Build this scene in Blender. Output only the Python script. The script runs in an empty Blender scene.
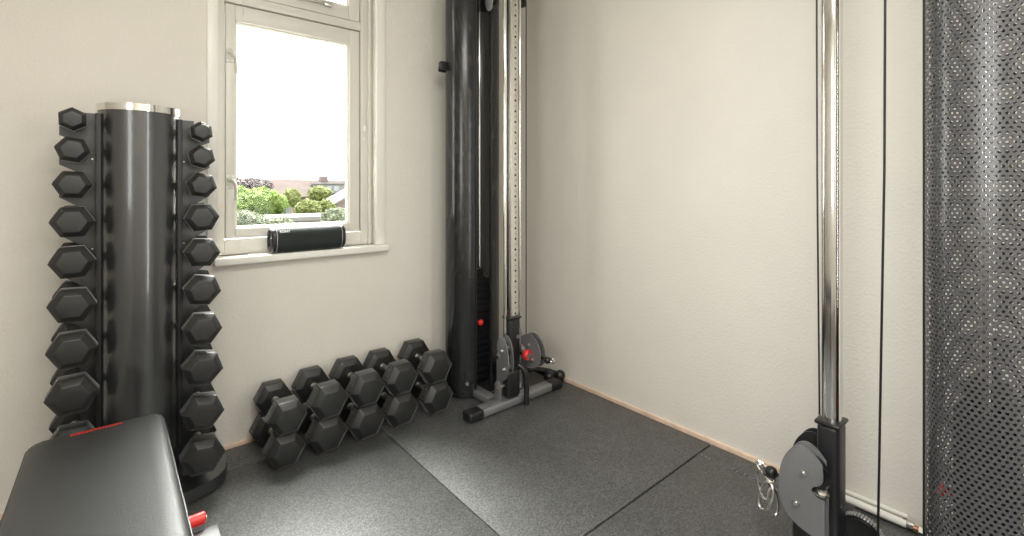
import bpy, bmesh, math, random
from mathutils import Vector, Matrix, noise
random.seed(7)
S = bpy.context.scene
COL = S.collection
PI = math.pi

# ------------------------------------------------------------------ helpers
def tag(o, label=None, cat=None, group=None, kind=None):
    if label: o['label'] = label
    if cat: o['category'] = cat
    if group: o['group'] = group
    if kind: o['kind'] = kind
    return o

def empty(name, loc=(0, 0, 0), rz=0.0, label=None, cat=None, group=None, kind=None):
    o = bpy.data.objects.new(name, None)
    o.empty_display_size = .05
    COL.objects.link(o)
    o.location = loc
    o.rotation_euler = (0, 0, rz)
    return tag(o, label, cat, group, kind)

class MB:
    """collects shapes into one mesh; ms = list of materials"""
    def __init__(self):
        self.bm = bmesh.new(); self.mi = 0
    def _set(self, faces):
        for f in faces: f.material_index = self.mi
    def box(self, c, s, bev=0.0, seg=2, rot=None):
        r = bmesh.ops.create_cube(self.bm, size=1)
        vs = r['verts']
        bmesh.ops.scale(self.bm, vec=s, verts=vs)
        if bev > 0:
            es = list({e for v in vs for e in v.link_edges})
            b = bmesh.ops.bevel(self.bm, geom=es, offset=bev, segments=seg, affect='EDGES', profile=.5)
            vs = list({v for f in b['faces'] for v in f.verts} | {v for v in vs if v.is_valid})
            todo = set(vs)
            stack = list(vs)
            while stack:
                v = stack.pop()
                for e in v.link_edges:
                    w = e.other_vert(v)
                    if w not in todo: todo.add(w); stack.append(w)
            vs = list(todo)
        m = Matrix.Translation(c)
        if rot is not None: m = m @ rot
        bmesh.ops.transform(self.bm, matrix=m, verts=vs)
        self._set({f for v in vs for f in v.link_faces})
        return self
    def span(self, a, b, bev=0.0, seg=2):
        c = [(a[i] + b[i]) / 2 for i in range(3)]; s = [abs(b[i] - a[i]) for i in range(3)]
        return self.box(c, s, bev, seg)
    def cyl(self, p0, p1, r, r2=None, seg=24, bev=0.0):
        p0 = Vector(p0); p1 = Vector(p1); d = p1 - p0
        L = d.length; r2 = r if r2 is None else r2
        prof = [(0, 0), (r, 0), (r2, L), (0, L)]
        if bev > 0: prof = [(0, 0), (r - bev, 0), (r, bev), (r2, L - bev), (r2 - bev, L), (0, L)]
        return self.lathe(prof, p0, d, seg)
    def lathe(self, prof, origin, axis, seg=24):
        q = Vector(axis).normalized().to_track_quat('Z', 'Y').to_matrix()
        o = Vector(origin); rings = []
        for (r, h) in prof:
            if r < 1e-6: rings.append([self.bm.verts.new(o + q @ Vector((0, 0, h)))])
            else: rings.append([self.bm.verts.new(o + q @ Vector((r * math.cos(2 * PI * k / seg), r * math.sin(2 * PI * k / seg), h))) for k in range(seg)])
        fs = []
        for a, b in zip(rings[:-1], rings[1:]):
            for k in range(seg):
                k2 = (k + 1) % seg
                vs = [a[k % len(a)], a[k2 % len(a)], b[k2 % len(b)], b[k % len(b)]]
                u = []
                for v in vs:
                    if v not in u: u.append(v)
                if len(u) >= 3: fs.append(self.bm.faces.new(u))
        self._set(fs)
        return self
    def tube(self, pts, r, seg=10, closed=False):
        pts = [Vector(p) for p in pts]; n = len(pts); rings = []
        prev = None
        for i, p in enumerate(pts):
            a = pts[(i - 1) % n] if (closed or i > 0) else p
            b = pts[(i + 1) % n] if (closed or i < n - 1) else p
            t = (b - a).normalized()
            if prev is None:
                u = t.orthogonal().normalized()
            else:
                u = (prev - t * prev.dot(t)).normalized()
            prev = u; w = t.cross(u)
            rings.append([self.bm.verts.new(p + r * (math.cos(2 * PI * k / seg) * u + math.sin(2 * PI * k / seg) * w)) for k in range(seg)])
        fs = []
        for i in range(n if closed else n - 1):
            a = rings[i]; b = rings[(i + 1) % n]
            for k in range(seg):
                fs.append(self.bm.faces.new([a[k], a[(k + 1) % seg], b[(k + 1) % seg], b[k]]))
        if not closed:
            fs.append(self.bm.faces.new(rings[0][::-1])); fs.append(self.bm.faces.new(rings[-1]))
        self._set(fs)
        return self
    def sphere(self, c, r, sc=(1, 1, 1), seg=20):
        res = bmesh.ops.create_uvsphere(self.bm, u_segments=seg, v_segments=seg // 2 + 2, radius=r)
        bmesh.ops.transform(self.bm, matrix=Matrix.Translation(c) @ Matrix.Diagonal((*sc, 1)), verts=res['verts'])
        self._set({f for v in res['verts'] for f in v.link_faces})
        return self
    def prism(self, poly, fn, d0, d1, bev=0.0):
        """poly = 2D points, fn(a, b, d) -> 3D point"""
        A = [self.bm.verts.new(fn(a, b, d0)) for a, b in poly]
        B = [self.bm.verts.new(fn(a, b, d1)) for a, b in poly]
        n = len(poly)
        fs = [self.bm.faces.new(A), self.bm.faces.new(B[::-1])]
        for i in range(n):
            fs.append(self.bm.faces.new([A[i], B[i], B[(i + 1) % n], A[(i + 1) % n]]))
        if bev:
            es = set(fs[0].edges) | set(fs[1].edges)
            r = bmesh.ops.bevel(self.bm, geom=list(es), offset=bev, segments=2, affect='EDGES', profile=.5)
            fs = [f for f in fs if f.is_valid] + list(r['faces'])
        self._set(fs)
        return self
    def build(self, name, mats, parent=None, smooth=35, loc=None, bevel=0):
        bm = self.bm
        bmesh.ops.recalc_face_normals(bm, faces=bm.faces[:])
        me = bpy.data.meshes.new(name); bm.to_mesh(me); bm.free()
        if not isinstance(mats, (list, tuple)): mats = [mats]
        for m in mats: me.materials.append(m)
        if smooth:
            for p in me.polygons: p.use_smooth = True
            me.set_sharp_from_angle(angle=math.radians(smooth))
        o = bpy.data.objects.new(name, me); COL.objects.link(o)
        if parent is not None: o.parent = parent
        if loc is not None: o.location = loc
        if bevel:
            b = o.modifiers.new('edge', 'BEVEL'); b.width = bevel; b.segments = 2; b.limit_method = 'ANGLE'; b.angle_limit = math.radians(40)
            b.harden_normals = True
        return o

def kids(o): return [c for c in bpy.data.objects if c.parent == o]
def copy_tree(o, parent=None):
    c = o.copy(); COL.objects.link(c); c.parent = parent
    for ch in kids(o): copy_tree(ch, c)
    return c

# ------------------------------------------------------------------ materials
def srgb(r, g, b):
    f = lambda c: (c / 255 / 12.92) if c / 255 <= .04045 else ((c / 255 + .055) / 1.055) ** 2.4
    return (f(r), f(g), f(b), 1)

def mat(name, col, rough=.5, metal=0.0, bump=0.0, bscale=200.0, bdist=.001, var=0.0, vscale=8.0, spec=.5, coat=0.0, emis=None, detail=3.0, sheen=0.0):
    m = bpy.data.materials.new(name); m.use_nodes = True
    nt = m.node_tree; p = nt.nodes['Principled BSDF']
    p.inputs['Base Color'].default_value = col
    p.inputs['Roughness'].default_value = rough
    p.inputs['Metallic'].default_value = metal
    p.inputs['Specular IOR Level'].default_value = spec
    p.inputs['Coat Weight'].default_value = coat
    p.inputs['Coat Roughness'].default_value = .06
    if sheen: p.inputs['Sheen Weight'].default_value = sheen; p.inputs['Sheen Roughness'].default_value = .3
    tc = nt.nodes.new('ShaderNodeTexCoord')
    if var > 0:
        n = nt.nodes.new('ShaderNodeTexNoise'); n.inputs['Scale'].default_value = vscale; n.inputs['Detail'].default_value = 5
        r = nt.nodes.new('ShaderNodeMapRange'); r.inputs['From Min'].default_value = .3; r.inputs['From Max'].default_value = .7
        r.inputs['To Min'].default_value = 1 - var; r.inputs['To Max'].default_value = 1 + var
        x = nt.nodes.new('ShaderNodeVectorMath'); x.operation = 'SCALE'; x.inputs[0].default_value = col[:3]
        nt.links.new(tc.outputs['Object'], n.inputs['Vector']); nt.links.new(n.outputs['Fac'], r.inputs['Value'])
        nt.links.new(r.outputs['Result'], x.inputs['Scale']); nt.links.new(x.outputs['Vector'], p.inputs['Base Color'])
    if bump > 0:
        n = nt.nodes.new('ShaderNodeTexNoise'); n.inputs['Scale'].default_value = bscale; n.inputs['Detail'].default_value = detail
        b = nt.nodes.new('ShaderNodeBump'); b.inputs['Strength'].default_value = bump; b.inputs['Distance'].default_value = bdist
        nt.links.new(tc.outputs['Object'], n.inputs['Vector']); nt.links.new(n.outputs['Fac'], b.inputs['Height']); nt.links.new(b.outputs['Normal'], p.inputs['Normal'])
    if emis:
        p.inputs['Emission Color'].default_value = emis[0]; p.inputs['Emission Strength'].default_value = emis[1]
    return m

WALLC = (.780, .742, .680, 1)
M = {}
M['wall'] = mat('wall_plaster', WALLC, .85, bump=.6, bscale=95, bdist=.004, detail=5, var=.02, vscale=3, spec=.25)
M['ceil'] = mat('ceiling_paint', (.85, .83, .78, 1), .9)
M['frame'] = mat('window_paint', (.72, .695, .635, 1), .38, var=.015, vscale=6)
M['sill'] = mat('sill_paint', (.86, .84, .78, 1), .3)
M['handle'] = mat('painted_metal_handle', (.56, .54, .49, 1), .3)
M['wood'] = mat('pale_wood', srgb(232, 205, 182), .6, var=.12, vscale=14)
M['underfloor'] = mat('subfloor', (.10, .09, .08, 1), .8, var=.1)
M['rubber'] = mat('black_rubber', (.0075, .008, .008, 1), .46, bump=.2, bscale=350, bdist=.0006, var=.10, vscale=30, spec=.75, sheen=.45)
M['rubber_mark'] = mat('raised_marking', (.09, .09, .086, 1), .4)
M['weight_iron'] = mat('weight_plate_paint', (.007, .007, .008, 1), .5)
M['chrome'] = mat('chrome', (.80, .79, .77, 1), .12, 1.0)
M['chrome_soft'] = mat('brushed_steel', (.72, .70, .66, 1), .28, 1.0, bump=.1, bscale=600)
M['upright'] = mat('satin_upright', (.83, .81, .78, 1), .22, 1.0)
M['knurl'] = mat('knurled_handle', (.62, .60, .56, 1), .35, 1.0, bump=.6, bscale=900)
M['black_gloss'] = mat('gloss_black_paint', (.018, .019, .020, 1), .30, spec=1.0, coat=.8)
M['black_panel'] = mat('satin_black_panel', (.030, .031, .032, 1), .36, spec=1.0, bump=.05, bscale=120)
M['black_paint'] = mat('black_powder_coat', (.016, .016, .018, 1), .38, bump=.1, bscale=500, spec=.5)
M['grey_plate'] = mat('grey_metal_plate', (.21, .21, .22, 1), .45, .3, bump=.15, bscale=300)
M['grey_light'] = mat('silver_metal_plate', (.38, .38, .40, 1), .38, .7, bump=.1, bscale=300)
M['plastic'] = mat('black_plastic', (.014, .014, .015, 1), .32)
M['crumb'] = mat('pale_crumb', (.42, .42, .40, 1), .8)
M['red'] = mat('red_plastic', (.80, .035, .03, 1), .35)
M['red_print'] = mat('red_print', (.75, .03, .02, 1), .5)
M['fabric'] = mat('speaker_fabric', (.012, .018, .016, 1), .75, bump=.4, bscale=900, sheen=.2)
M['pale_print'] = mat('pale_print', (.45, .48, .45, 1), .4)
M['white_pipe'] = mat('white_pipe', (.84, .82, .76, 1), .22)
M['copper'] = mat('copper_pipe', (.55, .27, .15, 1), .3, 1.0)
M['cord'] = mat('white_cord', (.66, .64, .58, 1), .6)
M['cable'] = mat('black_cable', (.012, .012, .013, 1), .35)
M['vinyl'] = mat('bench_vinyl', (.036, .037, .037, 1), .40, bump=.7, bscale=330, bdist=.0007, spec=.4, detail=4)
M['piping'] = mat('bench_piping', (.02, .02, .02, 1), .35)

# rubber gym mat with pale granules
def mat_rubber_mat():
    m = bpy.data.materials.new('granulated_rubber_mat'); m.use_nodes = True
    nt = m.node_tree; p = nt.nodes['Principled BSDF']; L = nt.links.new
    tc = nt.nodes.new('ShaderNodeTexCoord')
    n1 = nt.nodes.new('ShaderNodeTexNoise'); n1.inputs['Scale'].default_value = 190; n1.inputs['Detail'].default_value = 3; n1.inputs['Roughness'].default_value = .7
    n2 = nt.nodes.new('ShaderNodeTexNoise'); n2.inputs['Scale'].default_value = 7; n2.inputs['Detail'].default_value = 4
    v = nt.nodes.new('ShaderNodeTexVoronoi'); v.inputs['Scale'].default_value = 330
    r = nt.nodes.new('ShaderNodeValToRGB'); e = r.color_ramp.elements
    e[0].position = .38; e[0].color = (.018, .019, .019, 1); e[1].position = .66; e[1].color = (.16, .165, .162, 1)
    x = nt.nodes.new('ShaderNodeMix'); x.data_type = 'RGBA'; x.blend_type = 'MULTIPLY'; x.inputs['Factor'].default_value = .55
    r2 = nt.nodes.new('ShaderNodeValToRGB'); e = r2.color_ramp.elements
    e[0].position = .3; e[0].color = (.55, .55, .55, 1); e[1].position = .7; e[1].color = (1, 1, 1, 1)
    L(tc.outputs['Object'], n1.inputs['Vector']); L(tc.outputs['Object'], n2.inputs['Vector']); L(tc.outputs['Object'], v.inputs['Vector'])
    L(n1.outputs['Fac'], r.inputs['Fac']); L(n2.outputs['Fac'], r2.inputs['Fac'])
    L(r.outputs['Color'], x.inputs[6]); L(r2.outputs['Color'], x.inputs[7]); L(x.outputs[2], p.inputs['Base Color'])
    p.inputs['Roughness'].default_value = .50; p.inputs['Specular IOR Level'].default_value = 1.0
    b = nt.nodes.new('ShaderNodeBump'); b.inputs['Strength'].default_value = .25; b.inputs['Distance'].default_value = .0010
    L(v.outputs['Distance'], b.inputs['Height']); L(b.outputs['Normal'], p.inputs['Normal'])
    return m
M['mat'] = mat_rubber_mat()

# perforated sheet steel: round holes on a staggered grid, cut by the UV map (metres)
def mat_perforated(name, pitch, hole, col=(.030, .031, .033, 1), rough=.28):
    m = bpy.data.materials.new(name); m.use_nodes = True
    nt = m.node_tree; p = nt.nodes['Principled BSDF']; out = nt.nodes['Material Output']; L = nt.links.new
    p.inputs['Base Color'].default_value = col; p.inputs['Roughness'].default_value = rough; p.inputs['Specular IOR Level'].default_value = .6
    uv = nt.nodes.new('ShaderNodeUVMap'); uv.uv_map = 'UVMap'
    def grid(off):
        a = nt.nodes.new('ShaderNodeVectorMath'); a.operation = 'DIVIDE'; a.inputs[1].default_value = (pitch, pitch * 1.732, 1)
        s = nt.nodes.new('ShaderNodeVectorMath'); s.operation = 'ADD'; s.inputs[1].default_value = (off, off, 0)
        f = nt.nodes.new('ShaderNodeVectorMath'); f.operation = 'FRACTION'
        c = nt.nodes.new('ShaderNodeVectorMath'); c.operation = 'SUBTRACT'; c.inputs[1].default_value = (.5, .5, 0)
        k = nt.nodes.new('ShaderNodeVectorMath'); k.operation = 'MULTIPLY'; k.inputs[1].default_value = (1, 1.732, 0)
        l = nt.nodes.new('ShaderNodeVectorMath'); l.operation = 'LENGTH'
        L(uv.outputs['UV'], a.inputs[0]); L(a.outputs[0], s.inputs[0]); L(s.outputs[0], f.inputs[0]); L(f.outputs[0], c.inputs[0]); L(c.outputs[0], k.inputs[0]); L(k.outputs[0], l.inputs[0])
        return l
    g1, g2 = grid(0), grid(.5)
    mn = nt.nodes.new('ShaderNodeMath'); mn.operation = 'MINIMUM'; L(g1.outputs['Value'], mn.inputs[0]); L(g2.outputs['Value'], mn.inputs[1])
    lt = nt.nodes.new('ShaderNodeMath'); lt.operation = 'LESS_THAN'; L(mn.outputs[0], lt.inputs[0]); lt.inputs[1].default_value = hole
    t = nt.nodes.new('ShaderNodeBsdfTransparent'); mx = nt.nodes.new('ShaderNodeMixShader')
    L(lt.outputs[0], mx.inputs[0]); L(p.outputs[0], mx.inputs[1]); L(t.outputs[0], mx.inputs[2]); L(mx.outputs[0], out.inputs['Surface'])
    return m
M['perf_far'] = mat_perforated('perforated_steel', .0100, .17, col=(.018, .019, .020, 1), rough=.22)
M['perf_near'] = mat_perforated('perforated_steel_wide', .0118, .27, col=(.075, .075, .079, 1), rough=.26)

def mat_glass():
    m = bpy.data.materials.new('window_glass'); m.use_nodes = True
    nt = m.node_tree; out = nt.nodes['Material Output']; nt.nodes.remove(nt.nodes['Principled BSDF'])
    t = nt.nodes.new('ShaderNodeBsdfTransparent'); t.inputs[0].default_value = (.97, .98, .97, 1)
    g = nt.nodes.new('ShaderNodeBsdfGlossy'); g.inputs['Roughness'].default_value = .02
    f = nt.nodes.new('ShaderNodeFresnel'); f.inputs[0].default_value = 1.45
    x = nt.nodes.new('ShaderNodeMixShader'); L = nt.links.new
    mu = nt.nodes.new('ShaderNodeMath'); mu.operation = 'MULTIPLY'; mu.inputs[1].default_value = .25; L(f.outputs[0], mu.inputs[0]); L(mu.outputs[0], x.inputs[0]); L(t.outputs[0], x.inputs[1]); L(g.outputs[0], x.inputs[2]); L(x.outputs[0], out.inputs[0])
    return m
M['glass'] = mat_glass()
def leafy(name, c1, c2, sc=6):
    m = mat(name, c1, .8, spec=.15)
    nt = m.node_tree; p = nt.nodes['Principled BSDF']; L = nt.links.new
    tc = nt.nodes.new('ShaderNodeTexCoord'); n = nt.nodes.new('ShaderNodeTexNoise'); n.inputs['Scale'].default_value = sc; n.inputs['Detail'].default_value = 4
    r = nt.nodes.new('ShaderNodeValToRGB'); e = r.color_ramp.elements
    e[0].position = .35; e[0].color = c1; e[1].position = .65; e[1].color = c2
    L(tc.outputs['Object'], n.inputs['Vector']); L(n.outputs['Fac'], r.inputs['Fac']); L(r.outputs['Color'], p.inputs['Base Color'])
    return m
M['leaf_green'] = leafy('leaf_green', (.075, .115, .020, 1), (.130, .175, .045, 1))
M['leaf_yellow'] = leafy('leaf_yellow', (.075, .092, .024, 1), (.125, .135, .048, 1))
M['leaf_grey'] = leafy('leaf_grey', (.075, .088, .052, 1), (.125, .135, .09, 1))
M['leaf_purple'] = leafy('leaf_purple', (.028, .018, .018, 1), (.042, .029, .027, 1))
M['bark'] = mat('bark', (.15, .11, .08, 1), .9, var=.2)
M['roof'] = mat('roof_tiles', (.050, .040, .036, 1), 1.0, var=.12, vscale=1.2, spec=.02)
M['render'] = mat('white_render', (.12, .115, .11, 1), .8, var=.05)
M['brick'] = mat('pink_brick', (.095, .068, .060, 1), .85, var=.12, vscale=2.5)
M['flatroof'] = mat('flat_roof_felt', (.11, .105, .10, 1), 1.0, var=.06, vscale=2, spec=.02)
M['darkpane'] = mat('house_glass', (.12, .14, .15, 1), .15)
M['grass'] = mat('lawn', (.06, .085, .03, 1), 1.0, var=.25, vscale=3, spec=.02)

# ------------------------------------------------------------------ camera
cam = bpy.data.cameras.new('camera'); co = bpy.data.objects.new('camera', cam); COL.objects.link(co)
co.location = (-2.0646, -2.4032, 1.15)
co.rotation_euler = (PI / 2, 0, -math.radians(90 - 49.7))
cam.sensor_width = 36; cam.lens = 470 / 1024 * 36; cam.shift_y = -80 / 1024; cam.clip_start = .02; cam.clip_end = 300
S.camera = co

# ------------------------------------------------------------------ room shell
XL, YF, ZC = -3.15, -3.75, 2.62
FL = -.015          # floor under the mats; mat tops are z = 0
ZW0, ZW1 = .846, 2.52       # window opening
XW0, XW1 = -1.722, -.985
def struct(name, mb, m, parent=None, smooth=35, bevel=0):
    o = mb.build(name, m, parent, smooth=smooth, bevel=bevel)
    if parent is None: o['kind'] = 'structure'
    return o
b = MB(); T = .22
b.span((XL - T, 0, FL - .1), (XW0, T, ZC)); b.span((XW1, 0, FL - .1), (T, T, ZC))
b.span((XW0, 0, FL - .1), (XW1, T, ZW0 - .034)); b.span((XW0, 0, ZW1), (XW1, T, ZC))
struct('wall_back', b, M['wall'], smooth=0)
b = MB(); b.span((0, YF - T, FL - .1), (T, 0, ZC)); struct('wall_right', b, M['wall'], smooth=0)
LY0, LY1, LZ0, LZ1 = -3.1, -1.9, .95, 2.25  # opening for the added window, out of view on the left
b = MB(); b.span((XL - T, YF - T, FL - .1), (XL, LY0, ZC)); b.span((XL - T, LY1, FL - .1), (XL, 0, ZC))
b.span((XL - T, LY0, FL - .1), (XL, LY1, LZ0)); b.span((XL - T, LY0, LZ1), (XL, LY1, ZC)); struct('wall_left', b, M['wall'], smooth=0)
fill_win = empty('fill_window', (XL, (LY0 + LY1) / 2, LZ0), kind='structure')  # unseen window, added so daylight brightens the right wall
b = MB()
for y0, y1 in ((LY0, LY0 + .05), (LY1 - .05, LY1)): b.span((XL - .12, y0, LZ0), (XL - .05, y1, LZ1), .004)
b.span((XL - .12, LY0 + .05, LZ1 - .05), (XL - .05, LY1 - .05, LZ1), .004); b.span((XL - .12, LY0 + .05, LZ0), (XL - .05, LY1 - .05, LZ0 + .06), .004)
o = b.build('window_frame', M['frame'], fill_win); o.matrix_parent_inverse = Matrix.Translation(-fill_win.location)
b = MB(); b.span((XL - .09, LY0 + .05, LZ0 + .06), (XL - .084, LY1 - .05, LZ1 - .05)); o = b.build('pane', M['glass'], fill_win, smooth=0); o.matrix_parent_inverse = Matrix.Translation(-fill_win.location)
# wall behind the camera with a tall glazed opening that lets daylight in
GX0, GX1, GZ0, GZ1 = -1.00, -.50, .05, 2.3
b = MB()
b.span((XL, YF - T, FL - .1), (GX0, YF, ZC)); b.span((GX1, YF - T, FL - .1), (0, YF, ZC))
b.span((GX0, YF - T, GZ1), (GX1, YF, ZC)); b.span((GX0, YF - T, FL - .1), (GX1, YF, GZ0))
struct('wall_front', b, M['wall'], smooth=0)
b = MB(); b.span((XL, YF, ZC), (0, 0, ZC + .1)); struct('ceiling', b, M['ceil'], smooth=0)
b = MB(); b.span((XL, YF, FL - .1), (0, 0, FL)); struct('floor', b, M['underfloor'], smooth=0)
b = MB(); b.span((-.011, YF, FL), (-.0, -.011, .016), .002); struct('baseboard_right', b, M['wood'])
b = MB(); b.span((XL, -.011, FL), (-.0, 0, .014), .002); struct('baseboard_back', b, M['wood'])

# glazed opening behind the camera
w2 = empty('window_2', ((GX0 + GX1) / 2, YF, GZ0), kind='structure')
b = MB()
for x0, x1 in ((GX0, GX0 + .06), (GX1 - .06, GX1)): b.span((x0, YF - .12, GZ0), (x1, YF - .05, GZ1), .004)
b.span((GX0 + .06, YF - .12, GZ1 - .07), (GX1 - .06, YF - .05, GZ1), .004); b.span((GX0 + .06, YF - .12, GZ0), (GX1 - .06, YF - .05, GZ0 + .09), .004)
o = b.build('window_frame', M['frame'], w2); o.matrix_parent_inverse = Matrix.Translation(-w2.location)
b = MB(); b.span((GX0 + .06, YF - .09, GZ0 + .09), (GX1 - .06, YF - .084, GZ1 - .07)); o = b.build('pane', M['glass'], w2, smooth=0); o.matrix_parent_inverse = Matrix.Translation(-w2.location)

# ------------------------------------------------------------------ rubber mats
def rubber_mat(x0, x1, y0, y1, label):
    g = .0018
    b = MB(); b.box((0, 0, 0), (x1 - x0 - 2 * g, y1 - y0 - 2 * g, .0148), .0022, 2)
    o = b.build('rubber_floor_mat', M['mat'], loc=((x0 + x1) / 2, (y0 + y1) / 2, FL + .0076))
    tag(o, label, 'floor mat', 'black rubber mats covering the floor')
YB, YD, XA = -1.372, -.205, -1.09
rubber_mat(XA, -.016, YB + .002, -.014, 'large black rubber mat in the far corner under the tall corner machine')
rubber_mat(-2.09, XA, YB + .002, YD, 'black rubber mat directly in front of the two stacked rows of dumbbells')
rubber_mat(-2.09, XA, YD, -.014, 'narrow dark rubber mat strip against the wall below the window')
rubber_mat(XL + .01, -2.09, YB + .002, -.014, 'black rubber mat under the dumbbell tower and far end of the bench')
rubber_mat(-.135, -.016, -2.372, YB - .002, 'narrow rubber mat strip between the right wall and the pale granule line')
rubber_mat(-1.135, -.135, -2.372, YB - .002, 'rubber mat at the bottom of the picture on the near side of the dark seam')
rubber_mat(-2.135, -1.135, -2.372, YB - .002, 'rubber mat beside the bench nearest the camera')

rc = random.Random(4); b = MB()
for i in range(110):
    p = Vector((-.137 + rc.gauss(0, .0035), rc.uniform(-1.70, -1.375), .0012)); q = rc.uniform(.0008, .0020)
    b.box(p, (q, q * 1.3, q), 0, 1, Matrix.Rotation(rc.uniform(0, 3), 4, 'Z'))
o = b.build('rubber_crumbs', M['crumb'], smooth=0)
tag(o, 'dotted line of tiny pale crumbs along the mat seam by the right wall', 'crumbs', kind='stuff')

# ------------------------------------------------------------------ window in the back wall
w1 = empty('window_1', (-1.35, 0, ZW0), kind='structure')
INV = Matrix.Translation(-w1.location)
def wpart(name, b, m, parent=w1, **k):
    o = b.build(name, m, parent, **k)
    if parent is w1: o.matrix_parent_inverse = INV
    return o
b = MB()   # thin casing standing proud of the plaster
b.span((-1.757, -.014, ZW0), (XW0 + .006, .04, ZW1 + .035), .003)
b.span((XW1 - .006, -.014, ZW0), (-.940, .04, ZW1 + .035), .003)
b.span((XW0, -.014, ZW1), (XW1, .04, ZW1 + .035), .003)
wpart('casing', b, M['sill'])
b = MB()   # fixed frame
YF0, YF1 = .042, .125
b.span((XW0, YF0, ZW0 + .002), (-1.684, YF1, ZW1), .003); b.span((-1.053, YF0, ZW0 + .002), (XW1, YF1, ZW1), .003)
b.span((-1.684, YF0, ZW0 + .002), (-1.053, YF1, .914), .003)
b.span((-1.684, YF0, 1.992), (-1.053, YF1, 2.035), .003); b.span((-1.684, YF0, ZW1 - .045), (-1.053, YF1, ZW1), .003)
b.span((XW1 - .032, .026, ZW0 + .002), (XW1 - .02, YF0, ZW1), .002)
wpart('window_frame', b, M['frame'])
def sash(x0, x1, z0, z1, gx0, gx1, gz0, gz1):
    b = MB(); g = .003
    ya, yb = .050, .105
    b.span((x0 + g, ya, z0 + g), (gx0, yb, z1 - g), .004); b.span((gx1, ya, z0 + g), (x1 - g, yb, z1 - g), .004)
    b.span((gx0, ya, z0 + g), (gx1, yb, gz0), .004); b.span((gx0, ya, gz1), (gx1, yb, z1 - g), .004)
    # glazing bead
    for (p, q) in (((gx0, .060, gz0), (gx0 + .008, .084, gz1)), ((gx1 - .008, .060, gz0), (gx1, .084, gz1)), ((gx0 + .008, .060, gz0), (gx1 - .008, .084, gz0 + .008)), ((gx0 + .008, .060, gz1 - .008), (gx1 - .008, .084, gz1))):
        b.span(p, q)
    s = wpart('sash', b, M['frame'])
    b = MB(); b.span((gx0 + .004, .085, gz0 + .004), (gx1 - .004, .089, gz1 - .004)); wpart('pane', b, M['glass'], s, smooth=0)
    return s
s1 = sash(-1.682, -1.055, .916, 1.990, -1.640, -1.113, .966, 1.913)
s2 = sash(-1.682, -1.055, 2.037, ZW1 - .047, -1.640, -1.115, 2.110, ZW1 - .10)
def handle(z):
    x = -1.662
    b = MB()
    b.span((x - .017, .044, z - .032), (x + .017, .051, z + .032), .002)
    b.cyl((x + .008, .051, z + .004), (x + .008, .030, z + .004), .008)
    b.tube([(x - .010, .034, z + .010), (x + .008, .028, z + .006), (x + .017, .026, z - .008), (x + .020, .026, z - .035), (x + .020, .027, z - .085)], .0062, 8)
    wpart('sash_handle', b, M['handle'], s1)
    for dx in (-.011, .011):
        for dz in (-.026, .026):
            b = MB(); b.cyl((x + dx, .0445, z + dz), (x + dx, .0428, z + dz), .0032, seg=10); wpart('screw', b, M['chrome_soft'], s1)
handle(1.752); handle(1.178)
SX, SZ = -.045, .028
b = MB()   # stay of the upper sash
b.span((-1.33 + SX, .034, 2.058 + SZ), (-1.17 + SX, .050, 2.070 + SZ), .002); b.tube([(-1.32 + SX, .03, 2.074 + SZ), (-1.24 + SX, .026, 2.066 + SZ), (-1.18 + SX, .03, 2.072 + SZ)], .006, 8)
b.span((-1.34 + SX, .030, 2.052 + SZ), (-1.305 + SX, .050, 2.082 + SZ), .003); b.span((-1.20 + SX, .030, 2.052 + SZ), (-1.165 + SX, .050, 2.080 + SZ), .003)
wpart('sash_stay', b, M['chrome_soft'], s2)
b = MB(); b.span((-1.735, -.046, .811), (-.932, .044, .8455), .006, 3); b.span((XW0 + .001, .03, .811), (XW1 - .001, .12, .8455))
wpart('window_sill', b, M['sill'])

# blind cords
b = MB(); b.tube([(-1.612, .036, 2.56), (-1.611, .036, 2.3), (-1.610, .036, 1.945)], .0016, 6)
tag(b.build('blind_cord', M['cord']), 'thin white cord hanging at the top left of the window sash', 'cord')
r = empty('blind_cord', (-1.042, .034, 2.5), label='long white looped cord with a small toggle hanging right of the window sash', cat='cord')
b = MB(); b.tube([(0, -.014, 0), (-.006, -.014, -.5), (.002, -.014, -.9), (.0, -.014, -1.02)], .0017, 6); b.tube([(.010, -.014, 0), (.008, -.014, -.5), (.010, -.014, -.9), (.002, -.014, -1.02)], .0017, 6)
b.tube([(.001, -.014, -1.02), (-.004, -.014, -1.09)], .0016, 6)
b.build('cord', M['cord'], r)
b = MB(); b.lathe([(0, 0), (.006, .002), (.0085, .012), (.006, .03), (0, .034)], (.001, -.014, -1.05), (0, 0, 1), 12); b.build('toggle', M['sill'], r); b = MB(); b.lathe([(0, 0), (.004, .002), (.005, .012), (0, .02)], (-.004, -.014, -1.10), (0, 0, 1), 10)
b.build('toggle', M['sill'], r)
b = MB(); b.tube([(-1.60, -.012, .8490), (-1.575, -.004, .8490), (-1.555, .012, .8490), (-1.53, .02, .8490), (-1.515, .018, .858)], .0022, 8)
b.tube([(-1.605, -.020, .8490), (-1.60, -.012, .8490)], .004, 8)
tag(b.build('charging_cable', M['cord']), 'short thin white cable lying on the window sill left of the speaker', 'cable')

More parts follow.
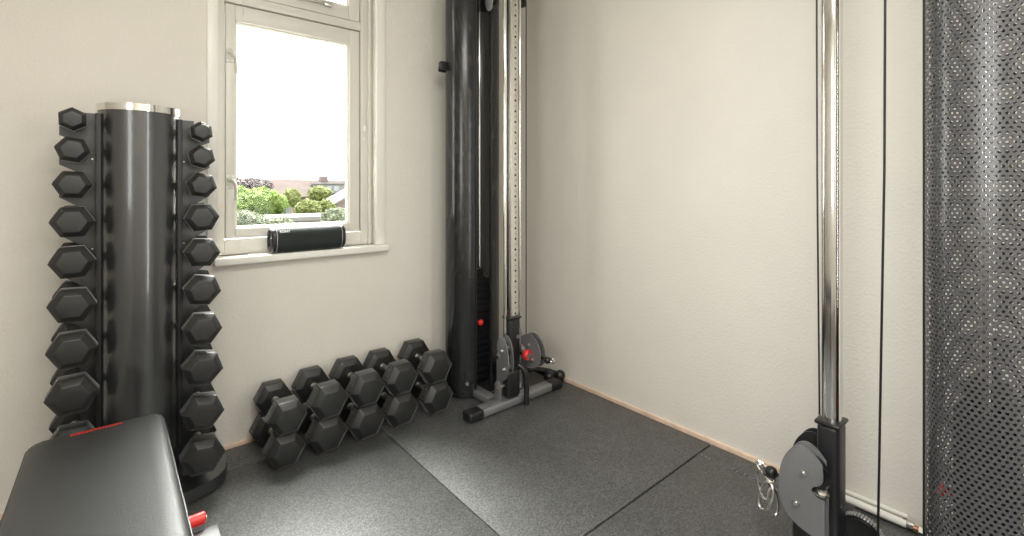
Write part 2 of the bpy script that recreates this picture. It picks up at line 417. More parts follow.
# ------------------------------------------------------------------ speaker on the sill
sp = empty('portable_speaker', (-1.343, -.016, .8460), label='black cylindrical portable speaker lying on the white window sill', cat='speaker')
def rsq(r, n=3.0, k=40):
    out = []
    for i in range(k):
        t = 2 * PI * i / k; c, s = math.cos(t), math.sin(t)
        out.append((r * math.copysign(abs(c) ** (2 / n), c), r * math.copysign(abs(s) ** (2 / n), s)))
    return out
def sq_loft(prof, n=2.6, k=40, zc=.061):
    b = MB(); rings = []
    for (x, r) in prof:
        rings.append([b.bm.verts.new((x, p[0] * .92, zc + p[1])) for p in rsq(max(r, .0008), n, k)])
    for a, c in zip(rings[:-1], rings[1:]):
        for i in range(k): b.bm.faces.new([a[i], a[(i + 1) % k], c[(i + 1) % k], c[i]])
    b.bm.faces.new(rings[0][::-1]); b.bm.faces.new(rings[-1])
    return b
SPK = 1
sq_loft([(-.152, .052), (-.150, .058), (-.140, .0600), (0, .0605), (.140, .0600), (.150, .058), (.152, .052)]).build('speaker_grille', M['fabric'], sp)
for s in (-1, 1):
    sq_loft([(s * .150, .056), (s * .156, .0590), (s * .164, .0575), (s * .170, .050), (s * .170, .044), (s * .162, .040), (s * .162, .012), (s * .166, .010), (s * .166, .001)]).build('end_cap', M['plastic'], sp)
    sq_loft([(s * .1475, .0585), (s * .1480, .0606), (s * .1510, .0606), (s * .1515, .0585)]).build('trim_ring', M['grey_light'], sp)
for x in (-.09, .09):
    b = MB(); b.box((x, 0, .0018), (.04, .03, .0036), .001); b.build('rubber_foot', M['plastic'], sp)
def text_obj(name, s, size, m, parent, loc, rot, ext=.0004, bold=.0):
    cu = bpy.data.curves.new(name, 'FONT'); cu.body = s; cu.size = size; cu.extrude = ext; cu.offset = bold; cu.resolution_u = 2
    cu.align_x = 'CENTER'; cu.align_y = 'CENTER'
    t = bpy.data.objects.new(name + '_c', cu); COL.objects.link(t)
    dg = bpy.context.evaluated_depsgraph_get(); dg.update()
    me = bpy.data.meshes.new_from_object(t.evaluated_get(dg)); bpy.data.objects.remove(t)
    me.materials.clear(); me.materials.append(m)
    o = bpy.data.objects.new(name, me); COL.objects.link(o); o.parent = parent; o.location = loc; o.rotation_euler = rot
    return o
text_obj('maker_name', 'SONY', .017, M['pale_print'], sp, (-.115, -.0465, .102), (math.radians(52), 0, 0), bold=.0006)

# ------------------------------------------------------------------ hex dumbbells
def make_dumbbell(length, corner, head, label, group, plates=True):
    """axis along local y, flat side down, base at z = 0, centred"""
    W = corner * math.sqrt(3) / 2
    root = empty('hex_dumbbell', label=label, cat='dumbbell', group=group)
    R = corner / 2; zc = W / 2
    ch = min(.026, head * .27)
    for s in (-1, 1):
        b = MB()
        y_out = s * length / 2; y_in = s * (length / 2 - head)
        prof = [(y_in, R * .66), (y_in + s * ch * .55, R), (y_out - s * ch, R), (y_out, R * .66)]
        rings = [[b.bm.verts.new((r * math.cos(PI / 3 * k), y, zc + r * math.sin(PI / 3 * k))) for k in range(6)] for y, r in prof]
        for a, c in zip(rings[:-1], rings[1:]):
            for k in range(6): b.bm.faces.new([a[k], a[(k + 1) % 6], c[(k + 1) % 6], c[k]])
        b.bm.faces.new(rings[0]); b.bm.faces.new(rings[-1])
        bmesh.ops.recalc_face_normals(b.bm, faces=b.bm.faces[:])
        bmesh.ops.bevel(b.bm, geom=b.bm.edges[:], offset=corner * .016, segments=2, affect='EDGES', profile=.6)
        h = b.build('weight_head', M['rubber'], root, smooth=30)
        if plates:   # raised label panel on the upper left face of the head
            b = MB(); n = Vector((math.cos(PI * 5 / 6), 0, math.sin(PI * 5 / 6))); t = Vector((-n.z, 0, n.x))
            yc = (y_in + ch * .55 * s + y_out - s * ch) / 2; hw = abs(y_out - y_in) / 2 - ch; hh = R * .36
            c0 = Vector((0, yc, zc)) + n * (W / 2)
            rt = Matrix((t, Vector((0, 1, 0)), n)).transposed().to_4x4()
            for (u, v, su, sv) in ((0, hw * .9, hh * 2, .003), (0, -hw * .9, hh * 2, .003), (hh, 0, .003, hw * 1.8), (-hh, 0, .003, hw * 1.8),
                                   (hh * .45, 0, .004, hw * 1.0), (hh * .1, 0, .004, hw * 1.0), (-hh * .4, hw * .2, hh * .5, .004), (-hh * .4, -hw * .3, hh * .5, .004), (-hh * .62, 0, .003, hw * .7)):
                b.box(c0 + t * u + Vector((0, v, 0)), (su, sv, .0022), .0006, 1, rt)
            b.build('raised_label', M['rubber_mark'], h)
    b = MB(); hl = length / 2 - head + .012; pr = []
    for i in range(13):
        f = i / 12; r = .0135 + .0035 * math.sin(PI * f)
        pr.append((r, -hl + .02 + (2 * hl - .04) * f))
    k = .0165
    pr = [(0, -hl), (k, -hl), (k, -hl + .016)] + pr + [(k, hl - .016), (k, hl), (0, hl)]
    b.lathe(pr, (0, 0, zc), (0, 1, 0), 20)
    b.build('handle', M['knurl'], root)
    return root

# two stacked rows on the mats below the window
order = ['leftmost', 'second from the left', 'middle', 'second from the right', 'rightmost']
Ltot = .335
low_x = [-1.525, -1.348, -1.174, -.996, -.797]
up_x = [-1.514, -1.345, -1.172, -.999, -.799]
low_c = [.157, .168, .172, .174, .176]
up_c = [.153, .164, .170, .169, .176]
for i in range(5):
    yc = -.354 + Ltot / 2
    o = make_dumbbell(Ltot, low_c[i], .098, f'black hex dumbbell lying on the mat, {order[i]} of the bottom row', 'dumbbells stacked on the floor')
    o.location = (low_x[i], yc + (0, .003, -.003, .002, 0)[i], .0004); o.rotation_euler = (0, 0, math.radians((1, -.4, .3, -.6, .4)[i]))
    o = make_dumbbell(Ltot, up_c[i], .098, f'black hex dumbbell with pale lit top, {order[i]} of the upper row', 'dumbbells stacked on the floor')
    o.location = (up_x[i], yc + (-.002, .002, 0, .003, .004)[i], low_c[i] * math.sqrt(3) / 2 + .0012); o.rotation_euler = (0, 0, math.radians((-.5, .5, -.3, .5, -.8)[i]))

# ------------------------------------------------------------------ dumbbell tower
TX, TY = -1.990, -.225
tw = empty('dumbbell_tower', (TX, TY, 0), label='tall glossy black dumbbell tower with a chrome-rimmed top left of the window', cat='dumbbell rack')
DZ = [1.361, 1.267, 1.161, 1.040, .910, .771, .628, .483, .322, .162]
CORN = [.078, .090, .099, .112, .116, .121, .126, .132, .137, .142]
# base plate
def superell(a, b_, n=2.6, k=48):
    return [(a * math.copysign(abs(math.cos(2 * PI * i / k)) ** (2 / n), math.cos(2 * PI * i / k)), b_ * math.copysign(abs(math.sin(2 * PI * i / k)) ** (2 / n), math.sin(2 * PI * i / k))) for i in range(k)]
b = MB(); b.prism(superell(.275, .160), lambda x, y, d: (x, y + .030, d), .006, .050, .006); b.build('base', M['black_gloss'], tw)
for x in (-.18, .18):
    for y in (-.06, .12):
        b = MB(); b.cyl((x, y + .03 - .02, 0.0005), (x, y + .03 - .02, .008), .02); b.build('rubber_foot', M['plastic'], tw)
b = MB(); r = .117; pts = []
for i in range(33):
    t = PI + PI * i / 32; pts.append((r * math.cos(t), r * math.sin(t)))
pts += [(r, .05), (r - .03, .085), (-r + .03, .085), (-r, .05)]
b.prism(pts, lambda x, y, d: (x, y, d), .048, 1.418); b.build('column', M['black_gloss'], tw, smooth=40)
b = MB(); b.prism([(x * 1.035, y * 1.035) for x, y in pts], lambda x, y, d: (x, y, d), 1.4165, 1.440, .004); b.build('top_cap', M['chrome'], tw, smooth=40)
# side plates with cradle notches
def side_plate(s):
    xi = .108; xo = .213; xin = .150; P = [(xi, 1.405), (xo - .03, 1.405), (xo - .008, 1.392)]
    out = []
    for i, z in enumerate(DZ):
        out += [(xin + .012, z + CORN[i] * .40), (xin + .010, z - .012), (xin + .018, z - .019), (xin + .028, z - .017), (xo - .006, z + .004), (xo, z - .004), (xo, z - CORN[i] * .43)]
    P = [(xi, 1.408), (xin + .012, 1.408)] + out + [(xo - .03, .052), (xi, .052)]
    b = MB(); b.prism([(s * x, z) for x, z in P], lambda x, z, d: (x, d, z), -.003, .003)
    b.build('side_plate', M['black_panel'], tw, smooth=0)
    b = MB(); b.span((s * .106, -.050, .05), (s * .122, .03, 1.405), .002); b.build('added_dark_strip', M['weight_iron'], tw)  # dark strip added to hide bright reflections along the column edge
    for z in (.30, .62, .94, 1.25):
        b = MB(); b.cyl((s * .130, -.003, z), (s * .130, -.006, z), .003, seg=12); b.build('screw', M['chrome_soft'], tw)
side_plate(-1); side_plate(1)

tiers = ['top', 'second', 'third', 'fourth', 'fifth', 'sixth', 'seventh', 'eighth', 'ninth', 'bottom']
tilt = [28, 9, 2, 0, -2, 3, 0, -2, 2]
tiltR = [24, 17, 12, -3, 4, 10, 6, 12, 8, 4]
for i, z in enumerate(DZ):
    hd = .052 + .004 * i; L = .19 + .0125 * i
    yfront = -.345 - .0035 * i
    src = None
    for side in (0, 1):
        if side == 0 and i == 9: continue
        o = make_dumbbell(L, CORN[i], hd, '', 'dumbbells racked on the tower') if src is None else copy_tree(src)
        src = o
        a = math.radians(tilt[i] if side == 0 else tiltR[i]) if (side or i < 9) else 0
        W = CORN[i] * math.sqrt(3) / 2
        off = Vector((0, 0, W / 2))
        R = Matrix.Rotation(a, 3, 'Y')
        c = Vector((TX + (-.176 if side == 0 else .178), TY, z + ((.014, .008)[i] if side == 0 and i < 2 else 0)))
        o.location = c - R @ off + Vector((0, 0, 0)); o.rotation_euler = (0, a, 0)
        nm = f'{tiers[i]} from the top' if 0 < i < 9 else tiers[i]
        if i == 0: nm = 'smallest and topmost'
        if i == 9: nm = 'lowest'
        o['label'] = f'black hex dumbbell on the {"left" if side == 0 else "right"} side of the tower, {nm}'

# ------------------------------------------------------------------ weight bench
bn = empty('weight_bench', (-2.095, -1.2, 0), label='black padded weight bench with red lettering in the bottom left corner', cat='bench')
PX, PY0, PY1, PZ = .152, .622, -.62, .460    # half width, far end, near end (local y), top
b = MB()
def pad_ring(inset, z):
    pts = []; w = PX - inset; y1 = PY0 - inset; y0 = PY1 + inset; cr = max(.030 - inset * .3, .012)
    for (cx, cy, a0) in ((w - cr, y1 - cr, 0), (-w + cr, y1 - cr, 90), (-w + cr, y0 + cr, 180), (w - cr, y0 + cr, 270)):
        for k in range(7):
            a = math.radians(a0 + 15 * k); px_, py_ = cx + cr * math.cos(a), cy + cr * math.sin(a); pts.append((px_ * (1 - .05 * py_), py_, z))
    return [b.bm.verts.new(p) for p in pts]
rings = [pad_ring(.012, PZ - .062), pad_ring(.002, PZ - .056), pad_ring(0, PZ - .045), pad_ring(0, PZ - .018), pad_ring(.003, PZ - .010), pad_ring(.010, PZ - .004), pad_ring(.022, PZ - .001), pad_ring(.045, PZ)]
for a, c in zip(rings[:-1], rings[1:]):
    n = len(a)
    for k in range(n): b.bm.faces.new([a[k], a[(k + 1) % n], c[(k + 1) % n], c[k]])
b.bm.faces.new(rings[0][::-1]); b.bm.faces.new(rings[-1])
pad = b.build('seat_pad', M['vinyl'], bn, smooth=60)
b = MB(); pts = []
for (cx, cy, a0) in ((PX - .024, PY0 - .024, 0), (-PX + .024, PY0 - .024, 90), (-PX + .024, PY1 + .024, 180), (PX - .024, PY1 + .024, 270)):
    for k in range(7):
        a = math.radians(a0 + 15 * k); px_, py_ = cx + .0245 * math.cos(a), cy + .0245 * math.sin(a); pts.append((px_ * (1 - .05 * py_), py_, PZ - .020))
b.tube(pts, .0024, 8, closed=True); b.build('seam_piping', M['piping'], pad)
text_obj('lettering', 'DECATHLON', .0185, M['red_print'], pad, (-.006, PY0 - .030, PZ - .0004), (math.radians(-4), 0, 0), ext=.0004, bold=.0007)
b = MB(); b.box((0, 0, .372), (.06, 1.08, .05), .006); b.build('spine', M['black_paint'], bn)
b = MB(); b.box((0, 0, .398), (.20, .9, .006), .001); b.build('pad_plate', M['black_paint'], bn)
for y in (.42, -.50):
    b = MB(); b.box((0, y, .19), (.05, .07, .34), .006); b.build('leg', M['black_paint'], bn)
    b = MB(); b.box((0, y, .026), (.42, .06, .045), .008); b.build('foot', M['black_paint'], bn)
b = MB(); b.box((.135, .155, .300), (.19, .055, .006), .001); b.box((.135, .182, .290), (.19, .004, .024), .001); b.box((.02, .155, .32), (.05, .06, .09), .004)
b.build('adjustment_bracket', M['weight_iron'], bn)
b = MB(); b.cyl((.168, .205, .318), (.208, .205, .318), .0150, seg=20, bev=.003); b.cyl((.10, .205, .318), (.170, .205, .318), .005); b.build('red_knob', M['red'], bn)
b = MB(); b.cyl((.206, .205, .318), (.2105, .205, .318), .0045); b.build('knob_pin', M['chrome_soft'], bn)

# ------------------------------------------------------------------ cable machines
def pulley_wheel(b, c, r, w):
    b.lathe([(0, -w / 2), (r * .25, -w / 2), (r * .25, -w * .35), (r * .8, -w * .35), (r, -w / 2), (r * .93, -w * .15), (r * .88, 0), (r * .93, w * .15), (r, w / 2), (r * .8, w * .35), (r * .25, w * .35), (r * .25, w / 2), (0, w / 2)], c, (1, 0, 0), 36)
def link_ring(b, c, L, Wd, r, rot):
    pts = []
    for k in range(20):
        t = 2 * PI * k / 20; p = Vector((0, Wd / 2 * math.cos(t), L / 2 * math.sin(t) + (L / 6) * (1 if math.sin(t) > 0 else -1) * abs(math.sin(t)) ** .3))
        pts.append(Vector(c) + rot @ p)
    b.tube(pts, r, 7, closed=True)

def smooth_outline(P, sharp):
    n = len(P); res = []
    for i in range(n):
        p0, p1, p2, p3 = P[i - 1], P[i], P[(i + 1) % n], P[(i + 2) % n]
        if i in sharp: p0 = p1
        if (i + 1) % n in sharp: p3 = p2
        for k in range(3):
            t = k / 3
            res.append(tuple(.5 * ((2 * p1[j]) + (-p0[j] + p2[j]) * t + (2 * p0[j] - 5 * p1[j] + 4 * p2[j] - p3[j]) * t * t + (-p0[j] + 3 * p1[j] - 3 * p2[j] + p3[j]) * t ** 3) for j in (0, 1)))
    return res

def cable_tower(X0, Y0, s, gap, perf, label, rod_top=2.45, ball_x=None, ball_t=.15):
    """s = +1: housing lies towards +y of the upright"""
    root = empty('cable_machine', (X0, Y0, 0), label=label, cat='exercise machine')
    P = lambda x, t, z: (x, s * t, z)      # t > 0 towards the housing
    cx = -.087 if s > 0 else -.080; ha, hb = (.160, .112) if s > 0 else (.150, .110)
    # floor frame
    b = MB(); b.box(P(-.02, -.048, .026), (.52, .068, .040), .008); foot = b.build('cross_foot', M['grey_light'], root)
    for x in (-.295, .262):
        b = MB(); b.box(P(x, -.048, .0245), (.090, .074, .046), .012, 3); b.build('foot_cap', M['plastic'], foot)
    b = MB(); b.box(P(-.128, gap / 2 + .02, .026), (.062, gap + .0, .036), .006); b.build('base_beam', M['grey_light'], root)
    b = MB(); b.prism(superell(ha * .98, hb * .98), lambda x, y, d: (x + cx, s * gap + y, d), .006, .042, .004); b.build('housing_base', M['black_paint'], root)
    # upright with its holes
    UD = .040 if s > 0 else .052
    b = MB(); b.box(P(0, 0, (.05 + rod_top) / 2), (.056, UD, rod_top - .05), .004 if s > 0 else .020, 2 if s > 0 else 5); up = b.build('upright', M['upright'] if s > 0 else M['chrome'], root)
    b = MB(); z = .47
    while z < rod_top - .05:
        b.cyl(P(.004, -.5 * UD + .0002, z), P(.004, -.5 * UD - .0004, z), .0064, seg=12)
        z += .0577
    b.build('adjustment_hole', M['plastic'], up)
    b = MB(); z = .47 + .0288
    while z < rod_top - .05:
        for dx in (0, .005): b.box(P(.003 + dx, -.5 * UD - .0001, z), (.0022, .0006, .011))
        z += .0577
    b.build('height_mark', M['grey_plate'], up)
    for x in ((-.053, .053) if s > 0 else (.048,)):
        b = MB(); b.cyl(P(x, -.001, .05), P(x, -.001, rod_top), .0095 if s > 0 else .006, seg=24); b.build('guide_rod', M['chrome'], root)
    # carriage
    zc0, zc1 = .105, .445
    b = MB(); b.box(P(-.004, 0, (zc0 + zc1) / 2), (.078, .060, zc1 - zc0), .016, 4); car = b.build('carriage', M['black_paint'], root)
    b = MB(); b.box(P(-.004, 0, zc1 + .002), (.088, .068, .012), .0055, 3); b.build('collar', M['plastic'], car)
    b = MB(); b.cyl(P(.012, -.031, .345), P(.012, -.036, .345), .012, seg=6); b.build('bolt', M['chrome_soft'], car)
    out = [(-.006, .352), (.012, .372), (.030, .385), (.050, .388), (.072, .373), (.092, .342), (.105, .302), (.110, .255), (.107, .215), (.096, .182), (.075, .158), (.048, .143), (.0, .132), (-.012, .130), (-.012, .250), (.008, .254), (.019, .261), (.022, .271), (.016, .281), (.002, .289), (-.008, .308)]
    out = smooth_outline(out, (12, 13, 14, 0))
    for side in (-1, 1):
        x0 = side * (.088 if s < 0 else .080)
        if s < 0: f = (lambda t, z: (t, z - (.018 if side > 0 else 0)))
        elif side > 0: f = (lambda t, z: (t * 1.32 + .012, .165 + (z - .13) * .745))
        else: f = (lambda t, z: (t * .80 - .004, .120 + (z - .13) * .95))
        if s < 0 and side > 0: f = (lambda t, z: (t + .030, z - .030))
        for dx in (-.017, .017):
            b = MB(); b.prism([f(t, z) for t, z in out], lambda t, z, d: P(d, -t, z), x0 + dx - .0025, x0 + dx + .0025, .0008)
            b.build('pulley_plate', M['grey_light'] if (s > 0 and side < 0 and dx < 0) else (M['plastic'] if (s < 0 and side > 0) else M['grey_plate']), car, smooth=40)
        for (t, z, rr) in ((.042, .310, .054), (.062, .212, .046)):
            t, z = f(t, z); rr *= .82 if s > 0 else 1
            b = MB(); pulley_wheel(b, P(x0, -t + .006, z), rr, .022); b.build('pulley_wheel', M['plastic'], car)
            b = MB(); b.cyl(P(x0 - .025, -t, z), P(x0 + .025, -t, z), .0088, seg=6); b.cyl(P(x0 - .031, -t, z), P(x0 + .031, -t, z), .0054, seg=16); b.build('axle_bolt', M['chrome_soft'], car)
    # locking bolt in the notch
    b = MB(); b.cyl(P(-.085, .0, .268), P(-.030, .0, .268), .007); b.cyl(P(-.088, -.002, .266), P(-.088, -.002, .277), .015, seg=6); b.cyl(P(-.088, -.002, .260), P(-.088, -.002, .266), .020, seg=20); b.cyl(P(-.088, -.002, .277), P(-.088, -.002, .282), .008, seg=16)
    b.build('locking_bolt', M['chrome_soft'], car)
    # red pull pin
    if s > 0:
        b = MB(); b.cyl(P(.040, -.026, .250), P(.040, -.062, .250), .011); b.build('pin_sleeve', M['plastic'], car)
        b = MB(); b.cyl(P(.040, -.060, .250), P(.040, -.092, .250), .027, seg=24, bev=.006); kn = b.build('pull_knob', M['red'], car)
        b = MB(); b.cyl(P(.040, -.092, .250), P(.040, -.0935, .250), .016, seg=20); b.build('knob_badge', M['chrome_soft'], kn)
    # short post and base pulley
    b = MB(); b.tube([P(.015, -.098, .0), P(.015, -.098, .13), P(.012, -.096, .165), P(.004, -.085, .19), P(-.008, -.06, .205)], .0145, 12); b.build('front_post', M['black_paint'], root)
    b = MB(); b.box(P(-.050, -.050, .120), (.090, .062, .150), .022, 4); b.build('pulley_housing', M['plastic'], root)
    if s > 0:
        b = MB(); b.prism([(-.030, .045), (.022, .045), (.022, .125), (.012, .142), (-.008, .148), (-.026, .135), (-.030, .12)], lambda t, z, d: P(d, t - .038, z), -.137, -.132, .0008); b.build('pulley_bracket', M['grey_plate'], root)
        b = MB(); b.cyl(P(-.144, -.042, .112), P(-.09, -.042, .112), .007, seg=6); b.build('axle_bolt', M['chrome_soft'], root)
    b = MB(); c = P(.030, .062, .113); pulley_wheel(b, c, .058, .026); bw = b.build('base_pulley', M['plastic'], root)
    b = MB()
    for k in range(46):
        a = 2 * PI * k / 46; b.box((c[0] + .012, c[1] + .0585 * math.cos(a), c[2] + .0585 * math.sin(a)), (.022, .0045, .006), .001, 1, Matrix.Rotation(a, 4, 'X'))
    b.build('wheel_rib', M['grey_light'], bw)
    # stopper ball and clips on the cable end
    bx = ball_x
    b = MB(); b.sphere(P(bx, -ball_t, .243), .0185, seg=24); b.cyl(P(bx, -ball_t + .008, .243), P(bx, -.06, .25), .005); b.build('stopper_ball', M['plastic'], root)
    b = MB()
    if s > 0:
        link_ring(b, P(bx + .012, -ball_t - .026, .243), .022, .022, .0032, Matrix.Rotation(PI / 2, 3, 'X'))
        b.build('clip', M['chrome'], root)
    else:
        R1 = Matrix.Rotation(.25, 3, 'X')
        link_ring(b, P(bx, -ball_t - .018, .238), .050, .022, .0036, Matrix.Rotation(-.9, 3, 'X') @ Matrix.Rotation(.5, 3, 'Z'))
        link_ring(b, P(bx, -ball_t - .026, .200), .080, .030, .0040, Matrix.Rotation(-.18, 3, 'X') @ Matrix.Rotation(.35, 3, 'Z'))
        b.build('clip', M['chrome'], root)
        b = MB(); link_ring(b, P(bx - .010, -ball_t - .012, .165), .075, .042, .0044, Matrix.Rotation(.28, 3, 'X') @ Matrix.Rotation(-.4, 3, 'Z'))
        link_ring(b, P(bx - .006, -ball_t + .008, .155), .062, .030, .0038, Matrix.Rotation(-.1, 3, 'X') @ Matrix.Rotation(.9, 3, 'Z'))
        b.build('clip', M['chrome_soft'], root)
    # perforated housing: a rounded shell, open in a slot towards the upright
    n = 96; ang0 = -90 if s > 0 else 90
    slot = .046
    path = []
    for i in range(n + 1):
        t = math.radians(ang0 + 360 * i / n); c, q = math.cos(t), math.sin(t)
        e = 2 / 2.5
        x, y = ha * math.copysign(abs(c) ** e, c), hb * math.copysign(abs(q) ** e, q)
        if abs(x) < slot and (y * s) < 0: continue
        path.append((x, y))
    yf = path[0][1]
    # exact slot edges plus an inward return
    path = [(path[0][0] * .98, path[0][1] + s * .022)] + path + [(path[-1][0] * .98, path[-1][1] + s * .022)]
    bm = bmesh.new(); uvl = bm.loops.layers.uv.new('UVMap')
    z0, z1 = .030, 2.25 if s > 0 else 2.42
    acc = [0]
    for a, c in zip(path[:-1], path[1:]): acc.append(acc[-1] + math.dist(a, c))
    vs = [[bm.verts.new((cx + x, s * gap + y, z)) for z in (z0, z1)] for x, y in path]
    for i in range(len(path) - 1):
        f = bm.faces.new([vs[i][0], vs[i + 1][0], vs[i + 1][1], vs[i][1]]); f.smooth = True
        for lp, (u, v) in zip(f.loops, ((acc[i], z0), (acc[i + 1], z0), (acc[i + 1], z1), (acc[i], z1))): lp[uvl].uv = (u, v)
    me = bpy.data.meshes.new('perforated_housing'); bm.to_mesh(me); bm.free(); me.materials.append(perf)
    ph = bpy.data.objects.new('perforated_housing', me); COL.objects.link(ph); ph.parent = root
    for q, p in ((1, path[1]), (-1, path[-2])):   # solid rolled edges beside the slot
        b = MB(); b.cyl((cx + p[0], s * gap + p[1], z0), (cx + p[0], s * gap + p[1], z1), .004, seg=10); b.build('housing_edge', M['black_paint'], root)
    b = MB(); b.prism(superell(ha * 1.01, hb * 1.01, 2.5), lambda x, y, d: (x + cx, s * gap + y, d), z1 - .035, z1 + .02, .003); b.build('housing_top', M['black_panel'], root)
    b = MB(); b.cyl((cx - .105, s * (gap - hb * .88), .088), (cx - .112, s * (gap - hb * .95), .088), .009, seg=16); b.build('screw', M['chrome_soft'], root)
    # weight stack on its rods
    for x in (-.048, .048):
        b = MB(); b.cyl((cx + x, s * gap, .04), (cx + x, s * gap, z1 - .02), .0095, seg=16); b.build('stack_rod', M['chrome'], root)
    for k in range(15):
        b = MB(); b.box((cx, s * gap, .075 + .0385 * k), (.176, .105, .0370), .003); b.build('weight_plate', M['weight_iron'], root)
    b = MB(); b.box((cx, s * gap, .666), (.10, .075, .05), .006); b.box((cx, s * gap, .700), (.05, .04, .03), .004); b.cyl((cx, s * gap, .71), (cx, s * gap, .80), .014); b.build('stack_head', M['weight_iron'], root)
    b = MB(); b.cyl((cx, s * (gap - .052), .395), (cx, s * (gap - .070), .395), .007, .007); b.sphere((cx, s * (gap - .078), .395), .0175, (1, .7, 1)); b.build('weight_pin', M['red'], root)
    b = MB(); b.cyl((cx, s * gap, .79), (cx, s * gap, z1 - .02), .0035, seg=8); b.build('stack_cable', M['cable'], root)
    # top pulley ahead of the slot
    zt = 2.215 if s > 0 else 2.36
    b = MB(); b.prism([(-.03, -.085), (-.012, -.095), (.010, -.09), (.028, -.07), (.034, -.03), (.034, .10), (-.034, .10), (-.034, -.04)], lambda t, z, d: (d, s * (gap - hb - .040) + s * t, zt + z), cx + .0, cx + .004, .0008)
    b.build('top_bracket', M['grey_plate'], root)
    b = MB(); pulley_wheel(b, (cx + .02, s * (gap - hb - .045), zt - .01), .045, .024); b.build('top_pulley', M['plastic'], root)
    b = MB(); b.cyl((cx - .006, s * (gap - hb - .042), zt - .015), (cx + .03, s * (gap - hb - .042), zt - .015), .007, seg=6); b.build('axle_bolt', M['chrome_soft'], root)
    # cap holding upright, rods and housing together (above the picture)
    zt2 = rod_top
    b = MB(); b.box(P(0, 0, zt2 + .015), (.16, .08, .05), .006); b.span((cx - .04, min(0, s * (gap + .02)), zt2 - .02), (cx + .06, max(0, s * (gap + .02)), zt2 + .035)); b.build('top_frame', M['black_paint'], root)
    if s > 0:
        b = MB(); b.span((cx - .1, s * gap - .06, z1 + .015), (cx + .1, s * gap + .06, zt2 + .0)); b.build('neck', M['black_paint'], root)
        b = MB(); b.box(P(.070, -.004, 2.215), (.022, .05, .13), .008); b.build('rod_stop', M['plastic'], root)
        b = MB(); b.box((cx - ha - .020, s * (gap + .030), 1.828), (.040, .030, .042), .003); b.box((cx, s * (gap + hb + .042), 1.828), (.06, .092, .030), .002); b.box((cx - ha * .5, s * (gap + hb * .98), 1.828), (ha, .008, .030), .002); wb = b.build('wall_bracket', M['plastic'], root)
    return root

t1 = cable_tower(-.405, -.450, +1, .250, M['perf_far'], 'tall black cable machine in the far corner with red pull knob', rod_top=2.45, ball_x=.085, ball_t=.185)
t2 = cable_tower(-.405, -1.944, -1, .340, M['perf_near'], 'cable machine at the right edge with mesh housing and near chrome pole', rod_top=2.5, ball_x=-.058, ball_t=.150)
# running cable of the near machine
b = MB(); b.tube([(-.006, -.133, 2.40), (-.004, -.128, 1.2), (-.002, -.113, .165)], .0032, 8); b.build('running_cable', M['cable'], t2)
b = MB(); b.tube([(.060, .06, 2.44), (.060, .057, 1.2), (.062, .05, .33)], .0028, 8); b.build('running_cable', M['cable'], t2)
b = MB(); b.tube([(.082, -.02, 2.40), (.082, -.02, .33)], .0028, 8); b.build('running_cable', M['cable'], t1)

# triceps rope lying behind the corner machine
rp = empty('triceps_rope', (-.10, -.30, 0), label='black pull-down rope with two round ball ends on the mat behind the corner machine', cat='rope handle')
b = MB(); b.tube([(.012, -.105, .034), (.022, -.02, .030), (.02, .07, .028), (-.03, .11, .028), (-.09, .09, .03), (-.10, .03, .045), (-.075, -.02, .060), (-.035, -.045, .066), (.03, -.085, .050), (.066, -.128, .036)], .0145, 10)
b.build('rope', M['cable'], rp)
for c in ((.008, -.118, .0325), (.066, -.150, .0325)):
    b = MB(); b.sphere(c, .032, seg=24); b.build('ball_end', M['plastic'], rp)

# ------------------------------------------------------------------ heating pipe along the right wall
hp = empty('heating_pipe', (-.030, -2.0, .004), label='thin white heating pipe with metal fittings low along the right wall', cat='pipe')
b = MB(); b.cyl((.004, .145, .013), (.004, -.055, .013), .0130, seg=16); b.cyl((.014, .145, .034), (.014, -.055, .034), .0075, seg=12); b.build('pipe_cover', M['white_pipe'], hp)
b = MB(); b.cyl((.008, -.05, .010), (.008, -.112, .010), .0075, seg=16); b.cyl((.008, .145, .012), (.008, .150, .012), .014, seg=16); b.build('bare_pipe', M['copper'], hp)
b = MB(); b.cyl((.008, -.045, .014), (.008, -.075, .014), .0135, seg=16); b.cyl((.006, -.088, .012), (.006, -.118, .012), .016, seg=6); b.cyl((.006, -.118, .012), (.006, -.16, .012), .012, seg=20); b.cyl((.006, -.14, -.05), (.006, -.14, .04), .010, seg=16)
b.build('pipe_fitting', M['chrome'], hp)

